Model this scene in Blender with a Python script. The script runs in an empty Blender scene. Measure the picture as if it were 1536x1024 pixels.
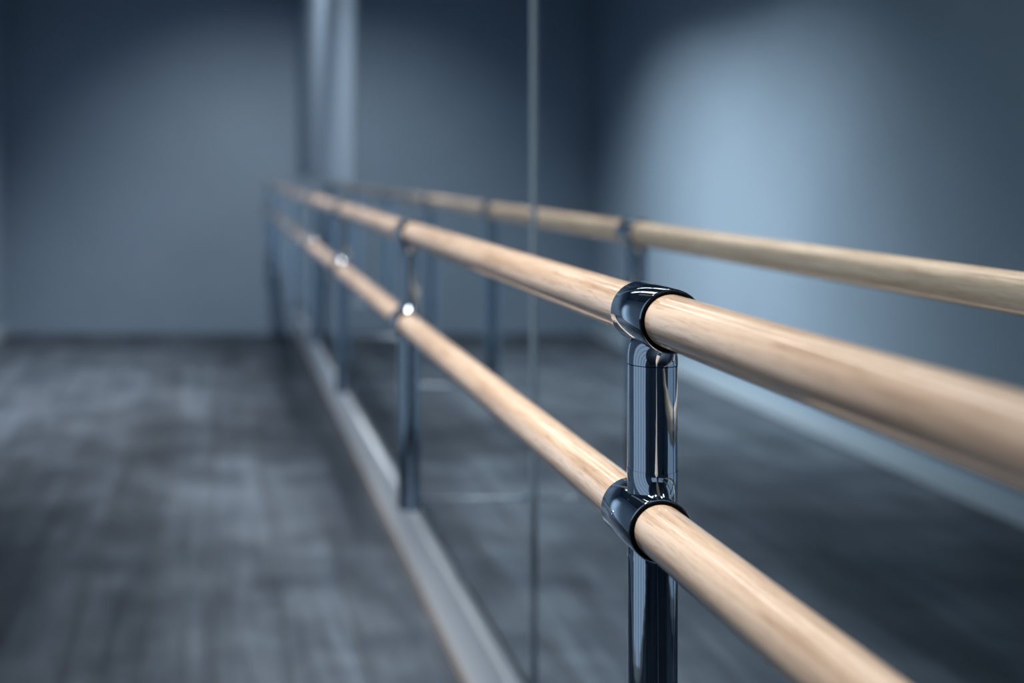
import bpy, bmesh, math, random
from mathutils import Vector, Matrix
random.seed(7)
PI = math.pi
scene = bpy.context.scene
COL = scene.collection

# ------------------------------------------------------------------ materials
def new_mat(name):
    m = bpy.data.materials.new(name); m.use_nodes = True
    nt = m.node_tree
    return m, nt, nt.nodes['Principled BSDF']

def simple(name, col, rough=.5, metal=0., spec=.5):
    m, nt, b = new_mat(name)
    b.inputs['Base Color'].default_value = (*col, 1)
    b.inputs['Roughness'].default_value = rough
    b.inputs['Metallic'].default_value = metal
    b.inputs['Specular IOR Level'].default_value = spec
    return m

def ramp(nt, pts):
    r = nt.nodes.new('ShaderNodeValToRGB')
    cr = r.color_ramp
    while len(cr.elements) < len(pts): cr.elements.new(.5)
    for e, (p, c) in zip(cr.elements, pts):
        e.position = p; e.color = (*c, 1)
    return r

def wall_paint(name, col):
    m, nt, b = new_mat(name)
    tc = nt.nodes.new('ShaderNodeTexCoord')
    n = nt.nodes.new('ShaderNodeTexNoise'); n.inputs['Scale'].default_value = 1.3; n.inputs['Detail'].default_value = 4
    nt.links.new(tc.outputs['Object'], n.inputs['Vector'])
    r = ramp(nt, [(.3, tuple(c*.95 for c in col)), (.7, tuple(min(1, c*1.05) for c in col))])
    nt.links.new(n.outputs['Fac'], r.inputs['Fac']); nt.links.new(r.outputs['Color'], b.inputs['Base Color'])
    n2 = nt.nodes.new('ShaderNodeTexNoise'); n2.inputs['Scale'].default_value = 220
    nt.links.new(tc.outputs['Object'], n2.inputs['Vector'])
    bp = nt.nodes.new('ShaderNodeBump'); bp.inputs['Strength'].default_value = .06; bp.inputs['Distance'].default_value = .002
    nt.links.new(n2.outputs['Fac'], bp.inputs['Height']); nt.links.new(bp.outputs['Normal'], b.inputs['Normal'])
    b.inputs['Roughness'].default_value = .75; b.inputs['Specular IOR Level'].default_value = .2
    return m

def barre_wood():
    m, nt, b = new_mat('pale_beech')
    L = nt.links.new
    tc = nt.nodes.new('ShaderNodeTexCoord')
    def noise(scale, sc, detail=4, rough=.6, dist=0.):
        mp = nt.nodes.new('ShaderNodeMapping'); mp.inputs['Scale'].default_value = sc
        L(tc.outputs['Object'], mp.inputs['Vector'])
        n = nt.nodes.new('ShaderNodeTexNoise'); n.inputs['Scale'].default_value = scale
        n.inputs['Detail'].default_value = detail; n.inputs['Roughness'].default_value = rough
        n.inputs['Distortion'].default_value = dist
        L(mp.outputs['Vector'], n.inputs['Vector']); return n
    broad = noise(1., (38, 2.6, 38), 3, .5, .8)
    fine = noise(1., (260, 9, 260), 5, .7, .2)
    pores = noise(1., (700, 30, 700), 2, .6)
    r1 = ramp(nt, [(.30, (.52, .37, .27)), (.5, (.69, .525, .405)), (.72, (.80, .635, .51))])
    L(broad.outputs['Fac'], r1.inputs['Fac'])
    r2 = ramp(nt, [(.36, (.60, .52, .44)), (.54, (1, 1, 1))])
    L(fine.outputs['Fac'], r2.inputs['Fac'])
    r3 = ramp(nt, [(.32, (.50, .42, .34)), (.42, (1, 1, 1))])
    L(pores.outputs['Fac'], r3.inputs['Fac'])
    def mul(a, bb, f):
        mx = nt.nodes.new('ShaderNodeMix'); mx.data_type = 'RGBA'; mx.blend_type = 'MULTIPLY'
        mx.inputs['Factor'].default_value = f
        L(a, mx.inputs['A']); L(bb, mx.inputs['B']); return mx.outputs['Result']
    c = mul(r1.outputs['Color'], r2.outputs['Color'], .55)
    c = mul(c, r3.outputs['Color'], .5)
    L(c, b.inputs['Base Color'])
    b.inputs['Roughness'].default_value = .5
    b.inputs['Specular IOR Level'].default_value = .2
    b.inputs['Coat Weight'].default_value = 1.
    b.inputs['Coat Roughness'].default_value = .085
    bp = nt.nodes.new('ShaderNodeBump'); bp.inputs['Strength'].default_value = .12; bp.inputs['Distance'].default_value = .0006
    L(fine.outputs['Fac'], bp.inputs['Height']); L(bp.outputs['Normal'], b.inputs['Normal'])
    return m

def plank_floor():
    m, nt, b = new_mat('dark_grey_planks')
    L = nt.links.new
    tc = nt.nodes.new('ShaderNodeTexCoord')
    mp = nt.nodes.new('ShaderNodeMapping'); mp.inputs['Rotation'].default_value = (0, 0, PI/2)
    L(tc.outputs['Object'], mp.inputs['Vector'])
    br = nt.nodes.new('ShaderNodeTexBrick')
    br.offset = .37; br.offset_frequency = 1
    br.inputs['Scale'].default_value = 1
    br.inputs['Brick Width'].default_value = 1.25; br.inputs['Row Height'].default_value = .19
    br.inputs['Mortar Size'].default_value = .0025; br.inputs['Mortar Smooth'].default_value = .3
    br.inputs['Bias'].default_value = 0
    br.inputs['Color1'].default_value = (.046, .062, .086, 1)
    br.inputs['Color2'].default_value = (.076, .102, .140, 1)
    br.inputs['Mortar'].default_value = (.025, .026, .028, 1)
    L(mp.outputs['Vector'], br.inputs['Vector'])
    mg = nt.nodes.new('ShaderNodeMapping'); mg.inputs['Scale'].default_value = (14, .9, 1)
    L(tc.outputs['Object'], mg.inputs['Vector'])
    n = nt.nodes.new('ShaderNodeTexNoise'); n.inputs['Scale'].default_value = 1; n.inputs['Detail'].default_value = 6
    n.inputs['Roughness'].default_value = .65; n.inputs['Distortion'].default_value = 1.2
    L(mg.outputs['Vector'], n.inputs['Vector'])
    r = ramp(nt, [(.3, (.45, .46, .48)), (.7, (1.4, 1.36, 1.32))])
    L(n.outputs['Fac'], r.inputs['Fac'])
    n2 = nt.nodes.new('ShaderNodeTexNoise'); n2.inputs['Scale'].default_value = 3.2; n2.inputs['Detail'].default_value = 3
    L(tc.outputs['Object'], n2.inputs['Vector'])
    r2 = ramp(nt, [(.35, (.58, .60, .64)), (.65, (1.4, 1.36, 1.30))])
    L(n2.outputs['Fac'], r2.inputs['Fac'])
    out = br.outputs['Color']
    for o2, f in ((r.outputs['Color'], .8), (r2.outputs['Color'], .9)):
        mx = nt.nodes.new('ShaderNodeMix'); mx.data_type = 'RGBA'; mx.blend_type = 'MULTIPLY'
        mx.inputs['Factor'].default_value = f
        L(out, mx.inputs['A']); L(o2, mx.inputs['B']); out = mx.outputs['Result']
    L(out, b.inputs['Base Color'])
    b.inputs['Roughness'].default_value = .55; b.inputs['Specular IOR Level'].default_value = .35
    bp = nt.nodes.new('ShaderNodeBump'); bp.inputs['Strength'].default_value = .25; bp.inputs['Distance'].default_value = .002
    L(br.outputs['Fac'], bp.inputs['Height']); bp.invert = True
    L(bp.outputs['Normal'], b.inputs['Normal'])
    return m

M = {}
M['wall'] = wall_paint('cool_grey_paint', (.25, .34, .45))
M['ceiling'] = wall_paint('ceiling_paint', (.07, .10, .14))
M['wood'] = barre_wood()
M['floor'] = plank_floor()
M['board'] = simple('satin_grey_board', (.72, .80, .90), .35)
M['skirt'] = simple('painted_skirting', (.36, .46, .56), .5)
M['channel'] = simple('brushed_aluminium', (.80, .84, .88), .28, 1.)
M['shadow_strip'] = simple('brown_shadow_strip', (.10, .085, .08), .6)
M['glass_edge'] = simple('seam_profile', (.15, .21, .27), .5, .2)
M['seam'] = simple('dark_seam', (.10, .15, .18), .4)
M['rubber'] = simple('black_gasket', (.004, .004, .005), .8, 0., .05)
M['housing'] = simple('white_housing', (.75, .75, .75), .5)

def chrome():
    m, nt, b = new_mat('polished_chrome')
    b.inputs['Base Color'].default_value = (.60, .71, .84, 1)
    b.inputs['Metallic'].default_value = 1
    b.inputs['Roughness'].default_value = .045
    tc = nt.nodes.new('ShaderNodeTexCoord')
    n = nt.nodes.new('ShaderNodeTexNoise'); n.inputs['Scale'].default_value = 24; n.inputs['Detail'].default_value = 2
    nt.links.new(tc.outputs['Object'], n.inputs['Vector'])
    bp = nt.nodes.new('ShaderNodeBump'); bp.inputs['Strength'].default_value = .10; bp.inputs['Distance'].default_value = .003
    nt.links.new(n.outputs['Fac'], bp.inputs['Height']); nt.links.new(bp.outputs['Normal'], b.inputs['Normal'])
    return m
M['chrome'] = chrome()
def mirror():
    m, nt, b = new_mat('mirror_glass')
    b.inputs['Base Color'].default_value = (.70, .765, .79, 1)
    b.inputs['Metallic'].default_value = 1
    b.inputs['Roughness'].default_value = 0.
    return m
M['mirror'] = mirror()

# ------------------------------------------------------------------ mesh helpers
def finish(name, bm, mat, parent=None, smooth=False, loc=(0, 0, 0), sharp=None):
    bmesh.ops.recalc_face_normals(bm, faces=bm.faces)
    me = bpy.data.meshes.new(name); bm.to_mesh(me); bm.free()
    me.materials.append(mat)
    if smooth:
        for p in me.polygons: p.use_smooth = True
        if sharp is not None: me.set_sharp_from_angle(angle=math.radians(sharp))
    o = bpy.data.objects.new(name, me); COL.objects.link(o)
    o.location = loc
    if parent: o.parent = parent
    return o

def box(bm, x0, x1, y0, y1, z0, z1, bevel=0.):
    r = bmesh.ops.create_cube(bm, size=1)
    vs = r['verts']
    bmesh.ops.scale(bm, vec=(x1-x0, y1-y0, z1-z0), verts=vs)
    bmesh.ops.translate(bm, vec=((x0+x1)/2, (y0+y1)/2, (z0+z1)/2), verts=vs)
    if bevel:
        es = list({e for v in vs for e in v.link_edges})
        bmesh.ops.bevel(bm, geom=es, offset=bevel, segments=2, affect='EDGES', profile=.5)

def revolve(bm, prof, axis='Y', seg=64, closed=False):
    """prof: list of (radius, position along the axis)"""
    rings = []
    for r, t in prof:
        ring = []
        if r < 1e-6:
            p = (0, t, 0) if axis == 'Y' else ((0, 0, t) if axis == 'Z' else (t, 0, 0))
            ring = [bm.verts.new(p)]
        else:
            for i in range(seg):
                a = 2*PI*i/seg
                c, s = r*math.cos(a), r*math.sin(a)
                p = (c, t, s) if axis == 'Y' else ((c, s, t) if axis == 'Z' else (t, c, s))
                ring.append(bm.verts.new(p))
        rings.append(ring)
    n = len(rings)
    for k in range(n if closed else n-1):
        a, b = rings[k], rings[(k+1) % n]
        for i in range(seg):
            j = (i+1) % seg
            if len(a) == 1 and len(b) == 1: continue
            if len(a) == 1: bm.faces.new((a[0], b[i], b[j]))
            elif len(b) == 1: bm.faces.new((a[i], a[j], b[0]))
            else: bm.faces.new((a[i], a[j], b[j], b[i]))

def tagged(o, label, cat, group=None):
    o['label'] = label; o['category'] = cat
    if group: o['group'] = group
    return o
def structure(o, label=None):
    o['kind'] = 'structure'
    if label: o['label'] = label
    return o

# ------------------------------------------------------------------ layout (metres; camera above the origin looking along +Y)
H = 1.255
XM = .630                       # mirror plane
XU, ZU = .400, H-.1356          # upper barre axis
XL, ZL = .391, H-.3195          # lower barre axis
XP = .397                       # post axis
R_BAR = .0238
Y0, Y1 = -2.6, 9.54
XLW = -1.575
ZC = 3.02

# ------------------------------------------------------------------ room shell
def slab(name, x0, x1, y0, y1, z0, z1, mat, label=None, bevel=0.):
    bm = bmesh.new(); box(bm, x0, x1, y0, y1, z0, z1, bevel)
    return structure(finish(name, bm, mat), label)
slab('floor', XLW-.1, XM+.15, Y0-.1, Y1+.1, -.08, 0, M['floor'], 'dark grey wood plank floor')
slab('ceiling', XLW-.1, XM+.15, Y0-.1, Y1+.1, ZC, ZC+.08, M['ceiling'], 'plain ceiling above the studio')
slab('wall_back', XLW-.1, XM+.15, Y1, Y1+.1, 0, ZC, M['wall'], 'blue grey painted wall at the far end of the studio')
slab('wall_left', XLW-.1, XLW, Y0, Y1, 0, ZC, M['wall'], 'blue grey painted side wall seen in the mirror')
slab('wall_front', XLW-.1, XM+.15, Y0-.1, Y0, 0, ZC, M['wall'], 'painted wall behind the camera')
slab('wall_right', XM+.012, XM+.15, Y0, Y1, 0, ZC, M['wall'], 'painted wall that carries the mirrors')
slab('wall_right_pier', XM-.008, XM+.012, 5.68, Y1, 1.182, ZC, M['wall'], 'painted strip of side wall above the far mirror')
slab('baseboard_back', XLW, XM-.022, Y1-.014, Y1, 0, .07, M['wall'], 'painted skirting at the far wall')
slab('baseboard_left', XLW, XLW+.014, Y0, Y1-.014, 0, .085, M['skirt'], 'pale skirting board along the side wall')

# skirting, shoe and channel under the mirrors
bb = M['board']
slab('baseboard_right', XM-.018, XM+.012, Y0, Y1-.014, 0, .175, bb, 'satin grey skirting board under the mirrors', .0015)
slab('trim_1', XM-.034, XM-.018, Y0, Y1-.014, 0, .011, M['shadow_strip'], 'narrow brown strip painted as the shadow where skirting meets the floor', .002)  # brown strip put in for the shadow line along the skirting foot

# channel segments: one below each mirror panel
JOINTS = [Y0, .95, 2.50, 3.255, 4.22, 5.68, 7.6, Y1]
k = 2
for a, b in zip(JOINTS[:-1], JOINTS[1:]):
    bm = bmesh.new()
    box(bm, XM-.0055, XM-.0035, a+.012, b-.012, .175, .214, .0005)
    box(bm, XM-.0055, XM+.012, a+.012, b-.012, .175, .178)
    structure(finish('trim_%d' % k, bm, M['channel']), 'bright metal channel holding the lower edge of a mirror panel'); k += 1

# mirror panels
names = ['mirror panel nearest the camera, out past the right side of the picture',
         'large mirror panel behind the nearest chrome post, right of the pale seam strip',
         'mirror panel just left of the pale vertical seam strip',
         'mirror panel behind the second chrome post from the camera',
         'mirror panel beyond the second chrome post, right of the pale painted wall strip',
         'low mirror panel under the pale painted wall strip',
         'low mirror panel in the far corner of the studio']
for (a, b), lab in zip(zip(JOINTS[:-1], JOINTS[1:]), names):
    top = 1.180 if a > 5.3 else ZC-.05
    bm = bmesh.new()
    g = .0015 if a > 2.4 or b < 2 else .0015
    box(bm, XM, XM+.006, a+g, b-g, .180, top)
    o = finish('mirror_panel', bm, M['mirror'])
    tagged(o, lab, 'mirror', 'mirror panels along the barre wall')
# seam strip between two panels
bm = bmesh.new()
box(bm, XM-.004, XM+.012, 2.50-.010, 2.50+.010, .207, ZC-.05, .0012)
structure(finish('trim_20', bm, M['glass_edge']), 'narrow vertical metal strip over the joint between two mirror panels')
for i, y in enumerate((.95, 3.255, 4.22)):
    bm = bmesh.new(); box(bm, XM+.0005, XM+.012, y-.0014, y+.0014, .18, ZC-.05)
    structure(finish('trim_%d' % (21+i), bm, M['seam']), 'thin dark joint between two mirror panels')

# ------------------------------------------------------------------ barres
def barre(x, z, label):
    ya, yb = -1.6, Y1-.004
    bm = bmesh.new()
    e = .004
    prof = [(0, ya), (R_BAR-e, ya), (R_BAR, ya+e)]
    n = 40
    for i in range(1, n): prof.append((R_BAR, ya+e+(yb-ya-2*e)*i/n))
    prof += [(R_BAR, yb-e), (R_BAR-e, yb), (0, yb)]
    revolve(bm, prof, 'Y', 72)
    o = finish('ballet_barre', bm, M['wood'], None, True, (x, 0, z), 40)
    return tagged(o, label, 'barre', 'wooden barres along the mirror')
barre(XU, ZU, 'upper pale wooden barre running along the mirror at the top of the chrome posts')
barre(XL, ZL, 'lower pale wooden barre running through the lower rings of the chrome posts')

# ------------------------------------------------------------------ posts
R_IN, R_OUT, LEN = .0254, .0286, .080
R_POST = .0217
def ring_bm():
    bm = bmesh.new()
    h = LEN/2; c = .0012
    prof = [(R_IN, -h+c), (R_IN+c, -h), (R_OUT-c, -h), (R_OUT-c*.3, -h+c*.3), (R_OUT, -h+c),
            (R_OUT, 0), (R_OUT, h-c), (R_OUT-c*.3, h-c*.3), (R_OUT-c, h), (R_IN+c, h), (R_IN, h-c)]
    revolve(bm, prof, 'Y', 96, True)
    return bm
def gasket_bm(y):
    bm = bmesh.new()
    revolve(bm, [(R_BAR-.0002, y-.003), (R_OUT-.0013, y-.003), (R_OUT-.0013, y+.003), (R_BAR-.0002, y+.003)], 'Y', 72, True)
    return bm
def saddle(bm, cx, cz, px, sign, ry_ring, depth, r_post, pinch=.009):
    """flared web from the outside of a ring (axis Y at cx,cz) to the round post (axis Z at px)"""
    seg, lev = 72, 22
    rows = []
    for k in range(lev+1):
        t = k/lev
        row = []
        # blend from wide footprint on the ring to the round post
        f = (1-t)**2.4
        for i in range(seg):
            a = 2*PI*i/seg
            rx = r_post - pinch*f
            ry = r_post + (ry_ring-r_post)*f
            x = px + rx*math.cos(a); y = ry*math.sin(a)
            dx = x-cx
            zring = cz + sign*math.sqrt(max(0, R_OUT**2-min(dx*dx, (R_OUT*.985)**2)))
            zend = cz + sign*(R_OUT+depth)
            row.append(bm.verts.new((x, y, zring-sign*.0008+(zend-zring)*t)))
        rows.append(row)
    for k in range(lev):
        for i in range(seg):
            j = (i+1) % seg
            bm.faces.new((rows[k][i], rows[k][j], rows[k+1][j], rows[k+1][i]))

Z_FOOT = H-.700
def make_post(label):
    root = bpy.data.objects.new('barre_post', None); COL.objects.link(root)
    tagged(root, label, 'post', 'chrome posts carrying the barres')
    bm = bmesh.new()
    zt = ZU-R_OUT-.015
    prof = [(0, Z_FOOT), (R_POST-.004, Z_FOOT), (R_POST-.0012, Z_FOOT+.0012), (R_POST, Z_FOOT+.004),
            (R_POST, ZL-.2), (R_POST, ZL-.05)]
    prof += [(R_POST, ZL-R_OUT+.004), (0, ZL-R_OUT+.004)]
    revolve(bm, prof, 'Z', 96)
    p = finish('pole', bm, M['chrome'], root, True, (XP, 0, 0), 35)
    bm = bmesh.new()
    revolve(bm, [(0, ZL+R_OUT-.006), (R_POST, ZL+R_OUT-.006), (R_POST, ZL+.08), (R_POST, zt), (0, zt)], 'Z', 96)
    finish('pole', bm, M['chrome'], root, True, (XP, 0, 0), 35)
    # upper ring and its neck
    r = finish('barre_ring', ring_bm(), M['chrome'], root, True, (XU, 0, ZU), 35)
    bm = bmesh.new(); saddle(bm, 0, 0, XP-XU, -1, .031, .015, R_POST+.0003, .005)
    finish('neck', bm, M['chrome'], r, True, (0, 0, 0), 50)
    finish('gasket', gasket_bm(-LEN/2+.0024), M['rubber'], r, True)
    finish('gasket', gasket_bm(LEN/2-.0032), M['rubber'], r, True)
    # lower ring, flared into the post above and below
    r = finish('barre_ring', ring_bm(), M['chrome'], root, True, (XL, 0, ZL), 35)
    bm = bmesh.new(); saddle(bm, 0, 0, XP-XL, 1, .032, .018, R_POST+.0003, .002)
    finish('neck', bm, M['chrome'], r, True, (0, 0, 0), 50)
    bm = bmesh.new(); saddle(bm, 0, 0, XP-XL, -1, .024, .008, R_POST+.0003, .003)
    finish('neck', bm, M['chrome'], r, True, (0, 0, 0), 50)
    finish('gasket', gasket_bm(-LEN/2+.0024), M['rubber'], r, True)
    finish('gasket', gasket_bm(LEN/2-.0032), M['rubber'], r, True)
    # grub screw on the outer side of the lower ring
    bm = bmesh.new()
    revolve(bm, [(0, -.0012), (.0007, -.0012), (.0011, 0), (.0016, .0006), (.0022, .0004), (.0024, -.001)], 'X', 24)
    a = math.radians(172)
    s = finish('grub_screw', bm, M['chrome'], r, True, (R_OUT*math.cos(a), .006, R_OUT*math.sin(a)))
    s.rotation_euler = (0, -a, 0)
    # slim rod that ties the foot of the post to the mirror wall
    bm = bmesh.new()
    zr = Z_FOOT+.022
    revolve(bm, [(0, 0), (.0025, 0), (.0025, .1), (.0025, XM-XP-.003), (.009, XM-XP-.003), (.010, XM-XP-.002), (.010, XM-XP-.0002), (0, XM-XP-.0002)], 'X', 32)
    finish('wall_rod', bm, M['chrome'], root, True, (XP, 0, zr), 35)
    return root
def copy_tree(o, parent=None):
    c = o.copy(); COL.objects.link(c); c.parent = parent
    for ch in [x for x in SRC if x.parent == o]: copy_tree(ch, c)
    return c
POSTS = [(1.149, 'nearest polished chrome post, the only sharp one, with two rings round the barres'),
         (2.59, 'second chrome post from the camera, slightly blurred, standing left of the seam strip'),
         (3.93, 'third chrome post from the camera, blurred, left of the second one'),
         (5.05, 'fourth chrome post from the camera, strongly blurred between the two barres'),
         (6.30, 'fifth chrome post from the camera, a dark blur in the row'),
         (7.75, 'sixth chrome post from the camera, a faint dark blur near the corner'),
         (9.30, 'farthest chrome post, in the corner against the far wall')]
proto = make_post(POSTS[0][1]); proto.location.y = POSTS[0][0]
SRC = list(COL.objects)
for y, lab in POSTS[1:]:
    c = copy_tree(proto); c.location.y = y; c['label'] = lab

# ------------------------------------------------------------------ lighting
def area(name, loc, sx, sy, power, col, spread=180, rot=(0, 0, 0)):
    l = bpy.data.lights.new(name, 'AREA'); l.shape = 'RECTANGLE'; l.size = sx; l.size_y = sy
    l.energy = power; l.color = col; l.spread = math.radians(spread)
    o = bpy.data.objects.new(name, l); COL.objects.link(o); o.location = loc; o.rotation_euler = rot
    return o
def fixture(x, y, sx, sy, label):
    bm = bmesh.new(); t = .012
    z0, z1 = ZC-.07, ZC
    box(bm, x-sx/2-t, x-sx/2, y-sy/2-t, y+sy/2+t, z0, z1)
    box(bm, x+sx/2, x+sx/2+t, y-sy/2-t, y+sy/2+t, z0, z1)
    box(bm, x-sx/2, x+sx/2, y-sy/2-t, y-sy/2, z0, z1)
    box(bm, x-sx/2, x+sx/2, y+sy/2, y+sy/2+t, z0, z1)
    box(bm, x-sx/2-t, x+sx/2+t, y-sy/2-t, y+sy/2+t, z1-.01, z1)
    tagged(finish('ceiling_light', bm, M['housing']), label, 'lamp', 'lamps on the ceiling, above the picture')
WHITE = (1., .97, .92)
def aim(o, target):
    o.rotation_euler = (Vector(target)-o.location).to_track_quat('-Z', 'Y').to_euler()
def spot(loc, target, power, angle, col=WHITE, radius=.05, label=''):
    l = bpy.data.lights.new('spotlight_lamp', 'SPOT'); l.energy = power; l.color = col
    l.spot_size = math.radians(angle); l.spot_blend = 1.; l.shadow_soft_size = radius
    o = bpy.data.objects.new('spotlight_lamp', l); COL.objects.link(o); o.location = loc; aim(o, target)
    # round can around the lamp, fixed to the ceiling
    bm = bmesh.new()
    revolve(bm, [(.062, -.05), (.066, -.05), (.066, .09), (0, .09), (0, .085), (.062, .085)], 'Z', 40)
    root = bpy.data.objects.new('ceiling_spotlight', None); COL.objects.link(root); root.location = loc
    tagged(root, label, 'lamp', 'spotlights on the ceiling, above the picture')
    c = finish('can', bm, M['housing'], root, True, (0, 0, 0), 40)
    c.rotation_euler = o.rotation_euler
    bm = bmesh.new(); h = ZC-loc[2]
    revolve(bm, [(0, .04), (.008, .04), (.008, h-.012), (.05, h-.01), (.05, h), (0, h)], 'Z', 24)
    finish('stem', bm, M['housing'], root, True, (0, 0, 0), 40)
ZS = 2.84
def wash(name, loc, target, sx, sy, power, spread, label):
    """long wall washer: a slim lamp tilted about its long (Y) side"""
    o = area(name, loc, sx, sy, power, WHITE, spread)
    ang = math.atan2(target[0]-loc[0], loc[2]-target[2])
    o.rotation_euler = (0, -ang, 0)
    root = bpy.data.objects.new('ceiling_light', None); COL.objects.link(root); root.location = loc
    tagged(root, label, 'lamp', 'lamps on the ceiling, above the picture')
    bm = bmesh.new()
    a, b, t = sx/2+.012, sy/2+.012, .006
    box(bm, -a, a, -b, b, .03, .036); box(bm, -a, -a+t, -b, b, -.01, .03); box(bm, a-t, a, -b, b, -.01, .03)
    box(bm, -a+t, a-t, -b, -b+t, -.01, .03); box(bm, -a+t, a-t, b-t, b, -.01, .03)
    c = finish('housing', bm, M['housing'], root); c.rotation_euler = o.rotation_euler
    for q in (-.35, .35):
        bm = bmesh.new(); box(bm, -.006, .006, q*sy-.006, q*sy+.006, .034, ZC-loc[2])
        finish('stem', bm, M['housing'], root)
wash('wall_washer', (.36, 6.95, ZS), (-1.5, 6.95, -.15), .12, 2.1, 50, 77, 'wall washer by the mirror aimed at the side wall')
spot((.16, 4.9, ZS), (.24, 4.95, 0), 340, 37, label='spotlight over the middle of the floor')
spot((.25, 6.7, ZS), (.36, 9.5, .34), 180, 74, label='spotlight aimed at the far wall')
spot((-1.1, 5.4, ZS), (.6, 6.2, .95), 190, 58, label='spotlight aimed at the painted strip of wall')
# long slim line light over the barre
fixture(.16, 5.2, .22, 5.2, 'long slim ceiling lamp running above the barre')
area('line_lamp', (.16, 5.2, ZC-.05), 0.20, 5.1, 12, WHITE, 158)
# lamp over the near end of the barre
wash('barre_lamp', (-.22, 2.8, ZS), (.42, 2.8, 1.06), .16, 4.0, 33, 60, 'long ceiling lamp aimed at the barre')
w = bpy.data.worlds.new('world'); scene.world = w; w.use_nodes = True
w.node_tree.nodes['Background'].inputs[0].default_value = (.02, .05, .09, 1)
# invented windows, glowing for fill and streaks in the chrome, out of the picture beside and behind the camera
def glow(name, col, k):
    m, nt, b = new_mat(name)
    b.inputs['Base Color'].default_value = (.02, .02, .02, 1)
    b.inputs['Emission Color'].default_value = (*col, 1); b.inputs['Emission Strength'].default_value = k
    return m
M['fill_glow'] = glow('fill_glow_pane', (.50, .64, .80), .5)
def added_window(name, horizontal, at, u0, u1, z0, z1, n):
    """n panes side by side; the wall plane is x=at (horizontal False) or y=at (True)"""
    f = bmesh.new(); p = bmesh.new()
    def put(bm, a, b, zz0, zz1, d0, d1):
        if horizontal: box(bm, a, b, at+d0, at+d1, zz0, zz1)
        else: box(bm, at+d0, at+d1, a, b, zz0, zz1)
    w = (u1-u0)/n
    for q in range(n+1): put(f, u0+q*w-.03, u0+q*w+.03, z0, z1, .001, .035)
    for q in range(n):
        put(f, u0+q*w+.03, u0+(q+1)*w-.03, z0, z0+.05, .001, .035)
        put(f, u0+q*w+.03, u0+(q+1)*w-.03, z1-.05, z1, .001, .035)
        put(p, u0+q*w+.03, u0+(q+1)*w-.03, z0+.05, z1-.05, .001, .008)
    o = structure(finish(name, f, M['housing']))
    finish('pane', p, M['fill_glow'], o)
added_window('added_window_1', False, XLW, -.5, 2.0, .04, 2.4, 5)
added_window('added_window_2', True, Y0, -1.3, .35, .85, 2.4, 4)

# ------------------------------------------------------------------ camera
cd = bpy.data.cameras.new('camera'); cam = bpy.data.objects.new('camera', cd); COL.objects.link(cam)
F = 1900.
cam.location = (0, 0, H); cam.rotation_euler = (PI/2, 0, 0)
cd.sensor_width = 36; cd.lens = F/1536*36
cd.shift_x = (768-322)/1536; cd.shift_y = -(512-250)/1536
cd.clip_start = .05; cd.clip_end = 60
cd.dof.use_dof = True; cd.dof.focus_distance = 1.15; cd.dof.aperture_fstop = 2.4
scene.camera = cam

vs = scene.view_settings
scene.display_settings.display_device = 'sRGB'
vs.view_transform = 'Standard'; vs.look = 'None'; vs.gamma = 1; vs.exposure = 0; vs.use_curve_mapping = False
cy = scene.cycles
cy.max_bounces = 10; cy.diffuse_bounces = 5; cy.glossy_bounces = 8
cy.caustics_reflective = True; cy.caustics_refractive = False
cy.sample_clamp_indirect = 4
cy.use_denoising = True
